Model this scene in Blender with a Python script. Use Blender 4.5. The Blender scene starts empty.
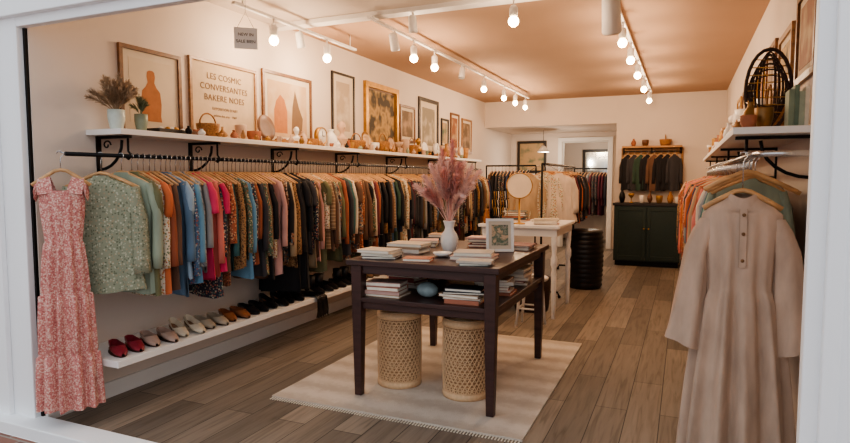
import bpy, math, random
from mathutils import Vector, Matrix
R=random.Random(11)
def lin(c):
    o=[]
    for x in c[:3]:
        x=x/255.0
        o.append(x/12.92 if x<=0.04045 else ((x+0.055)/1.055)**2.4)
    return (o[0],o[1],o[2],1)
def mul(c,k): return (min(1,c[0]*k),min(1,c[1]*k),min(1,c[2]*k),1)
# ---------------------------------------------------------------- materials
def base(name,rough=.6,metal=0):
    m=bpy.data.materials.new(name); m.use_nodes=True
    nt=m.node_tree; b=nt.nodes['Principled BSDF']
    b.inputs['Roughness'].default_value=rough; b.inputs['Metallic'].default_value=metal
    return m,nt,b
def ramp(nt,stops,interp='LINEAR'):
    r=nt.nodes.new('ShaderNodeValToRGB'); r.color_ramp.interpolation=interp
    e=r.color_ramp.elements
    e[0].position=stops[0][0]; e[0].color=stops[0][1]
    e[1].position=stops[-1][0]; e[1].color=stops[-1][1]
    for p,c in stops[1:-1]:
        x=e.new(p); x.color=c
    return r
def coords(nt,scale=(1,1,1),rot=(0,0,0)):
    t=nt.nodes.new('ShaderNodeTexCoord'); mp=nt.nodes.new('ShaderNodeMapping')
    mp.inputs['Scale'].default_value=scale; mp.inputs['Rotation'].default_value=rot
    nt.links.new(t.outputs['Object'],mp.inputs['Vector']); return mp
def bump(nt,b,sock,strength,dist=.01):
    bp=nt.nodes.new('ShaderNodeBump'); bp.inputs['Strength'].default_value=strength; bp.inputs['Distance'].default_value=dist
    nt.links.new(sock,bp.inputs['Height']); nt.links.new(bp.outputs['Normal'],b.inputs['Normal'])
def M(name,col,rough=.6,metal=0,var=.12,scale=(18,18,18),bmp=0.0,emit=0):
    m,nt,b=base(name,rough,metal); c=lin(col)
    mp=coords(nt,scale); n=nt.nodes.new('ShaderNodeTexNoise'); n.inputs['Scale'].default_value=1.0; n.inputs['Detail'].default_value=3
    nt.links.new(mp.outputs[0],n.inputs['Vector'])
    r=ramp(nt,[(.3,mul(c,1-var)),(.7,mul(c,1+var))]); nt.links.new(n.outputs['Fac'],r.inputs[0])
    nt.links.new(r.outputs[0],b.inputs['Base Color'])
    if bmp: bump(nt,b,n.outputs['Fac'],bmp)
    if emit:
        b.inputs['Emission Color'].default_value=c; b.inputs['Emission Strength'].default_value=emit
    return m
def fabric(name,col,rough=.85): return M(name,col,rough,var=.16,scale=(14,14,5),bmp=.15)
def floral(name,cols,scale=30,th=.42):
    m,nt,b=base(name,.85); cs=[lin(c) for c in cols]
    mp=coords(nt,(scale,scale,scale)); v=nt.nodes.new('ShaderNodeTexVoronoi'); v.inputs['Scale'].default_value=1
    nt.links.new(mp.outputs[0],v.inputs['Vector'])
    sep=nt.nodes.new('ShaderNodeSeparateColor'); nt.links.new(v.outputs['Color'],sep.inputs[0])
    st=[(i/len(cs[1:]),c) for i,c in enumerate(cs[1:])]
    if len(st)<2: st.append((.6,st[0][1]))
    r=ramp(nt,st,'CONSTANT'); nt.links.new(sep.outputs[0],r.inputs[0])
    d=ramp(nt,[(0,(1,1,1,1)),(th,(0,0,0,1))],'CONSTANT'); nt.links.new(v.outputs['Distance'],d.inputs[0])
    mx=nt.nodes.new('ShaderNodeMix'); mx.data_type='RGBA'
    nt.links.new(d.outputs[0],mx.inputs['Factor']); mx.inputs[6].default_value=cs[0]; nt.links.new(r.outputs[0],mx.inputs[7])
    nt.links.new(mx.outputs[2],b.inputs['Base Color']); return m
def stripe(name,cols,scale=30,axis='Z'):
    m,nt,b=base(name,.85); cs=[lin(c) for c in cols]
    mp=coords(nt); w=nt.nodes.new('ShaderNodeTexWave'); w.bands_direction=axis; w.inputs['Scale'].default_value=scale/6.0
    w.inputs['Distortion'].default_value=.3
    nt.links.new(mp.outputs[0],w.inputs['Vector'])
    r=ramp(nt,[(i/len(cs),c) for i,c in enumerate(cs)],'CONSTANT'); nt.links.new(w.outputs['Fac'],r.inputs[0])
    nt.links.new(r.outputs[0],b.inputs['Base Color']); return m
def woodmat(name,col,rough=.4,sc=(3,30,30)):
    m,nt,b=base(name,rough); c=lin(col); mp=coords(nt,sc)
    n=nt.nodes.new('ShaderNodeTexNoise'); n.inputs['Scale'].default_value=1; n.inputs['Detail'].default_value=5; n.inputs['Distortion'].default_value=.6
    nt.links.new(mp.outputs[0],n.inputs['Vector'])
    r=ramp(nt,[(.3,mul(c,.7)),(.5,c),(.7,mul(c,1.3))]); nt.links.new(n.outputs['Fac'],r.inputs[0]); nt.links.new(r.outputs[0],b.inputs['Base Color'])
    bump(nt,b,n.outputs['Fac'],.1,.003); return m
def floormat():
    m,nt,b=base('plank_floor',.6)
    mp=coords(nt,(1,1,1),(0,0,math.pi/2))
    br=nt.nodes.new('ShaderNodeTexBrick'); br.inputs['Scale'].default_value=1; br.inputs['Brick Width'].default_value=1.5
    br.inputs['Row Height'].default_value=.185; br.inputs['Mortar Size'].default_value=.0025; br.inputs['Bias'].default_value=0; br.offset=.37
    br.inputs['Color1'].default_value=lin((158,145,131)); br.inputs['Color2'].default_value=lin((112,102,92)); br.inputs['Mortar'].default_value=lin((52,45,39))
    nt.links.new(mp.outputs[0],br.inputs['Vector'])
    mp2=coords(nt,(20,1.3,1)); n=nt.nodes.new('ShaderNodeTexNoise'); n.inputs['Scale'].default_value=1.6; n.inputs['Detail'].default_value=8; n.inputs['Distortion'].default_value=1.2
    nt.links.new(mp2.outputs[0],n.inputs['Vector'])
    r=ramp(nt,[(.28,(.56,.54,.52,1)),(.48,(.86,.86,.86,1)),(.7,(1.0,1.0,1.0,1))]); nt.links.new(n.outputs['Fac'],r.inputs[0])
    mx=nt.nodes.new('ShaderNodeMix'); mx.data_type='RGBA'; mx.blend_type='MULTIPLY'; mx.inputs['Factor'].default_value=1
    nt.links.new(br.outputs['Color'],mx.inputs[6]); nt.links.new(r.outputs[0],mx.inputs[7]); nt.links.new(mx.outputs[2],b.inputs['Base Color'])
    bump(nt,b,n.outputs['Fac'],.15,.004); return m
def brickmat():
    m,nt,b=base('brick_paving',.85); mp=coords(nt)
    br=nt.nodes.new('ShaderNodeTexBrick'); br.inputs['Scale'].default_value=1; br.inputs['Brick Width'].default_value=.2; br.inputs['Row Height'].default_value=.1; br.inputs['Mortar Size'].default_value=.006
    br.inputs['Color1'].default_value=lin((150,108,92)); br.inputs['Color2'].default_value=lin((120,86,76)); br.inputs['Mortar'].default_value=lin((150,140,130))
    nt.links.new(mp.outputs[0],br.inputs['Vector']); nt.links.new(br.outputs['Color'],b.inputs['Base Color']); bump(nt,b,br.outputs['Fac'],-.3); return m
def rugmat():
    m,nt,b=base('woven_rug',.95); mp=coords(nt)
    w=nt.nodes.new('ShaderNodeTexWave'); w.bands_direction='Y'; w.inputs['Scale'].default_value=1.3; w.inputs['Distortion'].default_value=3; w.inputs['Detail'].default_value=5; w.inputs['Detail Scale'].default_value=9; w.inputs['Detail Roughness'].default_value=.8
    nt.links.new(mp.outputs[0],w.inputs['Vector'])
    r=ramp(nt,[(0,lin((190,178,165))),(.5,lin((202,192,180))),(1,lin((212,203,192)))]); nt.links.new(w.outputs['Fac'],r.inputs[0]); nt.links.new(r.outputs[0],b.inputs['Base Color'])
    n=nt.nodes.new('ShaderNodeTexNoise'); n.inputs['Scale'].default_value=160; nt.links.new(mp.outputs[0],n.inputs['Vector']); bump(nt,b,n.outputs['Fac'],.6,.006); return m
def artmat(name,cols,scale=4):
    m,nt,b=base(name,.7); mp=coords(nt,(scale,scale,scale)); n=nt.nodes.new('ShaderNodeTexNoise'); n.inputs['Scale'].default_value=1; n.inputs['Detail'].default_value=2
    nt.links.new(mp.outputs[0],n.inputs['Vector'])
    cs=[lin(c) for c in cols]; r=ramp(nt,[(.3+.4*i/len(cs),c) for i,c in enumerate(cs)]); nt.links.new(n.outputs['Fac'],r.inputs[0]); nt.links.new(r.outputs[0],b.inputs['Base Color']); return m

WALL=M('wall_plaster',(220,206,194),.9,var=.02,scale=(2,2,2),bmp=.05)
CEIL=M('ceiling_warm_lit_paint',(186,152,126),.9,var=.02,scale=(2,2,2))  # peach tint of the warm lights is mixed into this base colour
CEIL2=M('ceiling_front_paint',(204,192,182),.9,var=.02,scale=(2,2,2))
WHITE=M('white_paint',(230,227,223),.5,var=.02,scale=(3,3,3))
FRAMEW=M('exterior_white_paint',(244,246,248),.55,var=.02,scale=(4,4,1))
BLACK=M('black_iron',(28,26,26),.45,.6,var=.1)
DARKWOOD=woodmat('dark_walnut',(66,42,38),.38)
OAK=woodmat('oak_wood',(170,125,80),.5)
LWOOD=woodmat('light_hanger_wood',(200,156,110),.45)
CHROME=M('brushed_steel',(190,190,190),.25,.9,var=.05)
GOLD=M('antique_gold',(176,134,74),.4,.6,var=.2)
CANE=M('cane_weave',(216,180,142),.6,var=.1,scale=(60,60,60))
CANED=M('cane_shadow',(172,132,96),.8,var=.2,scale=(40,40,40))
GREEN=M('dark_green_paint',(38,52,46),.45,var=.08)
PAPER=M('paper_pages',(232,224,208),.9,var=.05)
CERAM=M('white_ceramic',(232,228,222),.35,var=.05,scale=(30,30,30),bmp=.3)
WICKER=M('wicker',(160,112,66),.7,var=.35,scale=(90,90,90),bmp=.6)
DWICK=M('dark_wicker',(60,42,34),.7,var=.35,scale=(90,90,90),bmp=.6)
BULB=M('bulb_glow',(255,222,168),.4,var=0.0,emit=22)
GLASS=M('mirror_glass',(190,195,195),.1,.9,var=.0)
DISC=M('mirror_disc_face',(232,212,186),.6,0,var=.03)
FLOOR=floormat(); BRICK=brickmat(); RUG=rugmat()
PINKP=M('pink_pampas',(246,214,206),.95,var=.1)
PINKD=M('rose_pampas',(226,172,164),.95,var=.14)
BROWNP=M('dried_grass_brown',(172,148,122),.95,var=.25)
GREENP=M('dried_leaf_green',(128,132,102),.9,var=.3)

# ---------------------------------------------------------------- mesh builder
class MB:
    def __init__(s): s.v=[];s.f=[];s.m=[];s.sm=[];s.mats=[]
    def mi(s,mat):
        if mat not in s.mats: s.mats.append(mat)
        return s.mats.index(mat)
    def add(s,vs,fs,mat,smooth=True):
        o=len(s.v); k=s.mi(mat); s.v+= [tuple(v) for v in vs]
        for f in fs: s.f.append([i+o for i in f]); s.m.append(k); s.sm.append(smooth)
    def box(s,c,d,mat,rot=None,taper=1):
        hx,hy,hz=d[0]/2,d[1]/2,d[2]/2; vs=[]
        for z in(-1,1):
            k=taper if z<0 else 1
            for x,y in((-1,-1),(1,-1),(1,1),(-1,1)): vs.append(Vector((x*hx*k,y*hy*k,z*hz)))
        if rot is not None:
            if isinstance(rot,(int,float)): rot=Matrix.Rotation(rot,3,'Z')
            vs=[rot@v for v in vs]
        vs=[v+Vector(c) for v in vs]
        s.add(vs,[(0,3,2,1),(4,5,6,7),(0,1,5,4),(1,2,6,5),(2,3,7,6),(3,0,4,7)],mat,False)
    def b2(s,x0,x1,y0,y1,z0,z1,mat): s.box(((x0+x1)/2,(y0+y1)/2,(z0+z1)/2),(x1-x0,y1-y0,z1-z0),mat)
    def loft(s,rings,mat,c0=False,c1=False,closed=True,smooth=True):
        n=len(rings[0]); vs=[p for r in rings for p in r]; fs=[]
        for j in range(len(rings)-1):
            for i in range(n if closed else n-1):
                a=j*n+i; b=j*n+(i+1)%n; fs.append((a,b,b+n,a+n))
        if c0: fs.append(tuple(reversed(range(n))))
        if c1: fs.append(tuple((len(rings)-1)*n+i for i in range(n)))
        s.add(vs,fs,mat,smooth)
    def tube(s,pts,r,mat,n=8,caps=True):
        pts=[Vector(p) for p in pts]; rings=[]
        if not isinstance(r,(list,tuple)): r=[r]*len(pts)
        up=None
        for i,p in enumerate(pts):
            d=(pts[min(i+1,len(pts)-1)]-pts[max(i-1,0)])
            if d.length<1e-9: d=Vector((0,0,1))
            d.normalize()
            if up is None:
                up=Vector((0,0,1)) if abs(d.z)<.9 else Vector((1,0,0))
            a=d.cross(up)
            if a.length<1e-4: a=d.cross(Vector((0,1,0)))
            a.normalize(); b=d.cross(a).normalized(); up=-b if b.dot(up)<0 else b
            rings.append([p+(a*math.cos(2*math.pi*k/n)+b*math.sin(2*math.pi*k/n))*r[i] for k in range(n)])
        s.loft(rings,mat,caps,caps)
    def lathe(s,prof,c,mat,n=24,rot=None,sx=1,sy=1):
        c=Vector(c); rings=[]
        for r,z in prof:
            ring=[Vector((r*sx*math.cos(2*math.pi*k/n),r*sy*math.sin(2*math.pi*k/n),z)) for k in range(n)]
            if rot is not None: ring=[rot@p for p in ring]
            rings.append([p+c for p in ring])
        s.loft(rings,mat,True,True)
    def sph(s,c,r,mat,n=14,sx=1,sy=1,sz=1):
        m=n//2; s.lathe([(max(1e-4,r*math.sin(math.pi*i/m)),-r*sz*math.cos(math.pi*i/m)) for i in range(m+1)],c,mat,n,sx=sx,sy=sy)
    def build(s,name,bevel=0):
        me=bpy.data.meshes.new(name)
        xs=[v[0] for v in s.v]; ys=[v[1] for v in s.v]; zs=[v[2] for v in s.v]
        o=((min(xs)+max(xs))/2,(min(ys)+max(ys))/2,min(zs))
        me.from_pydata([(v[0]-o[0],v[1]-o[1],v[2]-o[2]) for v in s.v],[],s.f)
        for m in s.mats: me.materials.append(m)
        me.polygons.foreach_set('material_index',s.m); me.polygons.foreach_set('use_smooth',s.sm)
        me.update(); ob=bpy.data.objects.new(name,me); ob.location=o; bpy.context.collection.objects.link(ob)
        if bevel:
            b=ob.modifiers.new('bevel','BEVEL'); b.width=bevel; b.segments=2; b.limit_method='ANGLE'; b.angle_limit=.9
        return ob
def group(name,parts):
    e=bpy.data.objects.new(name,None); bpy.context.collection.objects.link(e); e.empty_display_size=.1
    loc=Vector(parts[0].location); e.location=loc
    for p in parts:
        p.location=Vector(p.location)-loc; p.parent=e
    return e

# ---------------------------------------------------------------- room shell
XL,XR,YF,YB,H=-3.34,.56,2.2,10.4,2.75
def slab(name,a,mat,bevel=0):
    mb=MB(); mb.b2(*a,mat); return mb.build(name,bevel)
slab('floor',(XL-.1,XR+.1,YF-.0,14.2,-.08,0),FLOOR)
slab('ground_paving',(-9,6,-6,YF-.15,-.12,-.04),BRICK)
slab('wall_left',(XL-.1,XL,YF,14.2,0,H),WALL)
slab('wall_right',(XR,XR+.1,YF,YB+.1,0,H),WALL)
slab('wall_back',(-1.06,XR,YB,YB+.1,0,H),WALL)
slab('wall_header',(XL,-1.06,YB,YB+.1,2.3,H),WALL)
mb=MB(); mb.b2(XL,-2.28,12.2,12.3,0,2.4,WALL); mb.b2(-1.38,-.96,12.2,12.3,0,2.4,WALL); mb.b2(-2.28,-1.38,12.2,12.3,2.12,2.4,WALL); mb.build('wall_recess_back')
slab('wall_recess_side',(-1.06,-.96,YB+.1,12.2,0,2.4),WALL)
slab('wall_stockroom_back',(XL,-.4,14.0,14.1,0,2.4),WALL)
slab('wall_stockroom_side',(-.5,-.4,12.3,14.0,0,2.4),WALL)
slab('ceiling_recess',(XL,-.4,YB+.1,14.1,2.3,2.4),WALL)
slab('ceiling',(XL-.1,XR+.1,YF,YB+.1,H,H+.1),CEIL)
slab('ceiling_front',(XL,XR,YF,4.3,H-.025,H),CEIL2)
slab('trim_ceiling_beam',(XL,XR,4.3,4.42,H-.06,H),WHITE,.004)
slab('baseboard_left',(XL,XL+.015,YF,YB,0,.1),WHITE)
slab('baseboard_back',(-.02,XR,YB-.015,YB,0,.1),WHITE)
# storefront
JL,JR,TH=-3.365,.355,.05
mb=MB()
mb.b2(-6.5,JL,YF-TH,YF,-.04,3.4,FRAMEW); mb.b2(-3.62,-3.54,YF-TH-.03,YF-TH,-.04,2.32,FRAMEW)
mb.build('wall_storefront_left',.005)
mb=MB(); mb.b2(JR,5,YF-TH,YF,-.04,3.4,FRAMEW); mb.b2(.40,.45,YF-TH-.03,YF-TH,-.04,2.3,FRAMEW)
mb.build('wall_storefront_right',.005)
mb=MB(); mb.b2(JL,JR,YF-TH,YF,2.22,3.4,FRAMEW); mb.b2(-3.54,.5,YF-TH-.04,YF-TH,2.27,2.4,FRAMEW)
mb.build('wall_storefront_header',.005)
slab('trim_sill',(-3.9,1.5,YF-.15,YF,-.04,.03),FRAMEW,.006)
mb=MB(); mb.b2(JL,JL+.018,YF-.015,YF+.015,.03,2.22,BLACK); mb.build('trim_door_track')
# rug
mb=MB(); mb.b2(-2.38,-.75,3.02,5.03,0.001,.013,RUG)
for x in [ -2.37+i*.018 for i in range(90)]:
    mb.b2(x,x+.006,2.985,3.02,.001,.005,PAPER)
mb.build('area_rug')

# ---------------------------------------------------------------- clothes
F={}
def fb(k,c): F[k]=fabric('fabric_'+k,c)
for k,c in dict(mustard=(178,138,78),orange=(190,104,66),rust=(156,90,66),denim=(92,118,142),ltblue=(148,170,188),sky=(104,146,172),magenta=(206,64,98),coral=(210,122,108),
  red=(160,54,52),cream=(222,208,190),tan=(178,152,122),brown=(106,78,62),black=(30,28,32),char=(60,58,62),olive=(110,108,78),teal=(66,106,106),grey=(150,148,148),
  navy=(48,58,82),rose=(196,150,142),sage=(146,156,138),wine=(98,44,54),white=(226,220,212),forest=(54,76,64),beige=(210,192,175)).items(): fb(k,c)
F['paisley']=floral('print_paisley',[(142,146,124),(178,178,156),(108,114,92),(160,148,122)],75)
F['pinkfloral']=floral('print_pink_floral',[(200,134,126),(216,174,162),(178,106,102),(222,190,176)],110,.5)
F['darkfloral']=floral('print_dark_floral',[(46,48,62),(180,110,86),(190,176,154),(92,112,98)],70)
F['bluefloral']=floral('print_blue_floral',[(76,100,128),(194,188,176),(150,88,80),(130,154,172)],75)
F['creamfloral']=floral('print_cream_floral',[(212,200,180),(176,104,78),(118,130,104),(190,152,98)],70)
F['dots']=floral('print_dots',[(38,36,40),(190,180,170),(110,100,96)],90,.35)
F['leopard']=floral('print_leopard',[(158,120,82),(68,48,36),(104,74,48)],85)
F['greenfloral']=floral('print_green_floral',[(86,102,82),(176,170,144),(164,112,86)],72)
F['warmfloral']=floral('print_warm_floral',[(164,92,66),(204,164,122),(94,54,44)],72)
F['stripe1']=floral('print_multi',[(156,108,84),(194,174,148),(92,108,116),(74,58,52)],55,.55)
F['stripe2']=floral('print_mono',[(62,58,64),(158,152,144),(98,94,92)],60,.5)
F['stripe3']=stripe('print_stripe_tan',[(148,120,94),(116,92,72),(172,146,118)],60)
F['plaid']=stripe('print_plaid',[(136,140,146),(108,114,124),(172,170,166)],60,'DIAGONAL')
def garment(mb,cx,cy,zt,hw,L,th,mat,rot=0,sl=.45,flare=0,sr=.024,n=20,seed=0):
    rr=random.Random(seed); ph=rr.random()*6; k=rr.choice([3,4,5]); ca,sa=math.cos(rot),math.sin(rot)
    def tr(x,y,z): return Vector((cx+x*ca-y*sa,cy+x*sa+y*ca,z))
    lv=[(.012,.20,.5),(-.005,.27,.6),(-.03,.62,.75),(-.06,.90,.9),(-.11,.97,1),(-.25,.86,1.05),(-.25-(L-.25)*.35,.84+flare*.3,1.1),(-.25-(L-.25)*.7,.88+flare*.7,1.15),(-L,.92+flare,1.2)]
    rings=[]
    for j,(dz,wf,tf) in enumerate(lv):
        ring=[]; amp=th*.5*max(0,(j-3)/5)
        for i in range(n):
            a=2*math.pi*i/n; c,s_=math.cos(a),math.sin(a)
            x=hw*wf*math.copysign(abs(c)**.8,c); y=th*tf*math.copysign(abs(s_)**.7,s_)
            y+=amp*math.sin(k*2*a+ph+j*.2); x+=amp*.9*math.sin(5*a+ph)
            z=zt+dz+(.012*math.sin(2*a+ph) if j==len(lv)-1 else 0)
            ring.append(tr(x,y,z))
        rings.append(ring)
    mb.loft(rings,mat)
    if sl>0:
        for sd in(-1,1):
            w=rr.uniform(-.01,.01); pts=[];rad=[]
            for t in (0,.12,.35,.6,.85,1):
                pts.append(tr(sd*hw*(.80+.20*min(1,t*3)+.02*math.sin(t*5+ph)),w*t-.004,zt-.055-sl*t)); rad.append(sr*(.8+.25*math.sin(t*2.2)+.08*math.sin(t*11+ph)))
            mb.tube(pts,rad,mat,8)
def hanger(mb,cx,cy,zt,zr,rot=0,hw=.19,wood=LWOOD,metal=CHROME,thick=.008):
    ca,sa=math.cos(rot),math.sin(rot)
    def tr(x,z): return (cx+x*ca,cy+x*sa,z)
    mb.tube([tr(-hw,zt-.065),tr(-hw*.6,zt-.025),tr(-.03,zt+.012),tr(0,zt+.018),tr(.03,zt+.012),tr(hw*.6,zt-.025),tr(hw,zt-.065)],thick,wood,6)
    r=.017
    pts=[tr(0,zt+.015),tr(0,zr-.035)]+[tr(r*math.cos(a),zr+r*math.sin(a)) for a in [-1.3,-.4,.5,1.4,2.3,3.0]]
    mb.tube(pts,.0028,metal,5)
seq_left=['olive','creamfloral','orange','rust','brown','denim','ltblue','bluefloral','sky','plaid','grey','magenta','coral','magenta','darkfloral','brown','warmfloral','teal','leopard','greenfloral','sky','darkfloral','rust','char',
 'greenfloral','brown','black','creamfloral','rose','dots','stripe1','black','tan','leopard','black','black','black','black','char','darkfloral','tan','brown','rose','olive','creamfloral','stripe3','brown','greenfloral','grey','stripe1','olive','rust','char','black','teal','stripe1','cream','brown','stripe1']
pool=['stripe3','tan','brown','olive','greenfloral','stripe1','char','rust','creamfloral','black','leopard','forest','darkfloral','navy','orange','stripe2','cream','rose','brown','warmfloral','denim','black','wine','beige','grey','char','black']
RX,RZ=-3.08,1.53
gm=MB(); hm=MB(); y=2.62; i=0
while y<9.3:
    mt=F[seq_left[i]] if i<len(seq_left) else F[R.choice(pool)]
    L=R.choice([.66,.7,.74,.78,.64,.84,.6]) ; sl=R.choice([.5,.55,.42,.5,.2,.58]); 
    if i<5: L=.72
    if 34<=i<=37: L=.95
    if y>5.5: L+=.08
    garment(gm,RX+R.uniform(-.016,.016),y,1.42+R.uniform(-.015,.01),.225+R.uniform(-.025,.015),L,R.uniform(.015,.024),mt,R.uniform(-.14,.1),sl,R.uniform(-.1,.08),R.uniform(.018,.028),seed=i)
    hanger(hm,RX,y,1.42,RZ); y+=R.uniform(.034,.05); i+=1
garment(gm,-3.09,2.42,1.40,.21,.66,.045,F['paisley'],.5,.50,.12,.048,28,seed=901)
hanger(hm,-3.09,2.42,1.41,RZ,.5,.2,thick=.011)
garment(gm,-3.07,2.54,1.42,.22,.7,.03,F['sage'],.25,.5,.0,.03,seed=902); hanger(hm,-3.07,2.54,1.42,RZ,.25)
rl=MB(); rl.tube([(RX,2.2,RZ),(RX,9.4,RZ)],.012,BLACK,10)
for yy in (2.60,3.35,4.3,5.35,6.5,7.8,9.1):
    rl.b2(XL,XL+.012,yy-.015,yy+.015,1.42,1.655,BLACK)
    rl.b2(XL,RX+.02,yy-.012,yy+.012,1.638,1.654,BLACK)
    rl.tube([(XL+.01,yy,1.45)]+[(XL+.01+.2*math.sin(a),yy,1.63-.18*math.cos(a)) for a in [i*.26 for i in range(7)]],.009,BLACK,6)
    rl.tube([(RX,yy,1.645),(RX,yy,1.56),(RX+.018,yy,1.54),(RX+.018,yy,1.525),(RX,yy,1.512),(RX-.02,yy,1.525)],.007,BLACK,6)
    rl.tube([(XL+.08+.035*math.cos(a)*(1-a/9),yy,1.60+.03*math.sin(a)*(1-a/9)) for a in [i*.6 for i in range(12)]],.005,BLACK,5)
group('clothing_rail',[rl.build('rail_and_brackets'),gm.build('hanging_garments'),hm.build('coat_hangers')])
slab('display_shelf',(XL+.001,-3.04,2.52,9.3,1.656,1.69),WHITE,.003)
mb=MB(); mb.b2(XL+.001,-2.90,2.33,6.6,.325,.365,WHITE)
for yy in (2.5,3.6,4.7,5.8): mb.b2(XL+.001,-3.05,yy-.015,yy+.015,.27,.325,WHITE)
mb.build('shoe_shelf',.003)

# right clothes: near garments are narrower, the row widens further in
gm=MB(); hm=MB(); y=3.38; i=0; RXr=.27; RZr=1.50
seqr=['sage','teal','grey','beige','denim','grey','cream','coral','stripe2','orange','rust','grey','orange','tan','rose','orange','rust','navy','coral','orange']
poolr=['orange','rust','tan','coral','grey','beige','wine','brown','mustard','rose','cream','char','warmfloral','leopard','orange','rust']
while y<8.0:
    mt=F[seqr[i]] if i<len(seqr) else F[R.choice(poolr)]
    k=min(1,(y-3.3)/2.2); cx_=.30-.055*k; hw=.185+.075*k
    garment(gm,cx_+R.uniform(-.012,.008),y,1.39+R.uniform(-.015,.015),hw+R.uniform(-.012,.008),R.choice([.7,.78,.85,.72]),R.uniform(.018,.026),mt,R.uniform(-.1,.12),R.choice([.5,.55,.42,.3]),R.uniform(-.1,.05),R.uniform(.02,.028),seed=200+i)
    hanger(hm,cx_,y,1.39,RZr,0,hw-.03,thick=.009); y+=R.uniform(.06,.075) if i<18 else R.uniform(.042,.058); i+=1
for k,yy in enumerate((3.16,3.22,3.28)): hanger(hm,RXr+.02*k,yy,1.41-.01*k,RZr,.25-.2*k,.19,thick=.012)
rl=MB(); rl.tube([(RXr,2.92,RZr),(RXr,8.1,RZr)],.013,CHROME,10)
rl.tube([(RXr,2.92,RZr),(RXr+.04,2.88,RZr),(RXr+.1,2.87,RZr),(XR-.01,2.87,RZr)],.013,CHROME,10)
for yy in (3.3,4.6,6.2,7.8):
    rl.b2(XR-.012,XR,yy-.015,yy+.015,1.36,1.60,BLACK); rl.b2(.22,XR,yy-.012,yy+.012,1.585,1.60,BLACK)
    rl.tube([(XR-.01-.22*math.sin(a),yy,1.58-.18*math.cos(a)) for a in [i*.26 for i in range(7)]],.009,BLACK,6)
    rl.tube([(RXr,yy,1.595),(RXr,yy,RZr)],.008,BLACK,6)
group('clothing_rail',[rl.build('rail_and_brackets'),gm.build('hanging_garments'),hm.build('coat_hangers')])
ZR=1.635
slab('display_shelf',(.20,XR-.001,3.15,8.2,1.602,ZR),WHITE,.003)

# pink tiered dress
def cloth_rings(cx,cy,rot,levels,n=48,seed=1,pleats=11,dip=0):
    ca,sa=math.cos(rot),math.sin(rot); rr=random.Random(seed); ph=[rr.random()*6 for _ in range(3)]; rings=[]
    for j,(z,hw,th,amp) in enumerate(levels):
        ring=[]
        for i in range(n):
            a=2*math.pi*i/n; c,s_=math.cos(a),math.sin(a)
            w=math.sin(pleats*a+ph[0]+.8*math.sin(2*a+ph[1]))*amp+.4*amp*math.sin((pleats*2-3)*a+ph[2]+z*2)
            x=c*(hw+w*.5); y=s_*(th+w)
            zz=z-(dip*max(0,-s_)**2 if j<2 else (dip*.4*max(0,-s_)**3 if j==2 else 0))
            ring.append(Vector((cx+x*ca-y*sa,cy+x*sa+y*ca,zz)))
        rings.append(ring)
    return rings
mb=MB(); cx,cy,rot=-3.13,2.205,.75
P=F['pinkfloral']
lv=[(1.33,.105,.05,0),(1.28,.112,.055,.002),(1.2,.106,.055,.004),(1.1,.094,.05,.005),(1.05,.088,.045,.006),(1.04,.094,.05,.010),(.95,.105,.06,.014),(.78,.116,.066,.016),(.765,.114,.064,.008),(.755,.126,.074,.018),(.6,.132,.078,.022),(.44,.138,.08,.020),(.43,.134,.076,.01),(.42,.146,.086,.024),(.3,.152,.09,.026),(.12,.158,.092,.028)]
mb.loft(cloth_rings(cx,cy,rot,lv,96,3,11),P)
ca,sa=math.cos(rot),math.sin(rot)
def T(x,y,z): return Vector((cx+x*ca-y*sa,cy+x*sa+y*ca,z))
for sd in(-1,1):
    for yy in(-.045,.03):
        mb.loft([[T(sd*x0,yy*k,z),T(sd*x1,yy*k,z-.012)] for (x0,x1,z,k) in [(.03,.105,1.32,1.1),(.04,.11,1.36,.8),(.05,.112,1.395,.35),(.055,.11,1.41,.05)]],P,closed=False)
    rings=[]
    for t in(0,.5,1):
        ring=[]
        for i in range(24):
            a=math.pi*2*i/24; r=.028+.016*t+.006*math.sin(7*a)*t
            ring.append(T(sd*(.10+.025*t),math.cos(a)*r,1.362-.045*t+math.sin(a)*r*1.0))
        rings.append(ring)
    mb.loft(rings,P)
dr=mb.build('dress')
hb=MB(); hanger(hb,cx,cy,1.425,RZ,rot,.14,thick=.011); hg=hb.build('hanger')
hb=MB(); hb.tube([(cx,cy,RZ+.01),(RX,2.22,RZ)],.004,CHROME,6); hk=hb.build('hook')
group('floral_dress',[dr,hg,hk])

# beige long dress
mb=MB(); cx,cy,rot=.242,3.06,.05
B=fabric('fabric_oat_linen',(188,164,146)); ca,sa=math.cos(rot),math.sin(rot)
lv=[(1.31,.062,.045,0),(1.292,.085,.05,0),(1.268,.13,.055,0),(1.235,.164,.06,.001),(1.18,.168,.065,.003),(1.05,.155,.07,.006),(.92,.150,.07,.008),(.895,.150,.070,.008),(.885,.153,.074,.012),(.84,.168,.086,.018),(.7,.184,.098,.022),(.45,.212,.112,.028),(.2,.235,.122,.032),(.03,.244,.126,.034)]
mb.loft(cloth_rings(cx,cy,rot,lv,130,5,11,.05),B)
mb.loft(cloth_rings(cx,cy,rot,[(1.31,.062,.045,0),(1.328,.057,.041,0),(1.328,.052,.036,0)],48,5,10,.05),B)
for sd in(-1,1):
    rings=[]
    for t in(0,.1,.25,.45,.65,.85,.97,1):
        ring=[]
        ctr=T(sd*(.136+.034*min(1,t*5)+.055*t),-.01-.03*t,1.215-.585*t)
        r=.042+.030*t+.012*t**3
        if t<.05: r=.036
        for i in range(32):
            a=math.pi*2*i/32; q=r+.013*math.sin(5*a+3*t+sd)*t
            ring.append(ctr+Vector((math.cos(a)*q*1.0,math.sin(a)*q*.75,math.cos(a)*sd*.03*t)))
        rings.append(ring)
    mb.loft(rings,B)
SEAM=fabric('fabric_oat_seam',(164,140,120))
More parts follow.
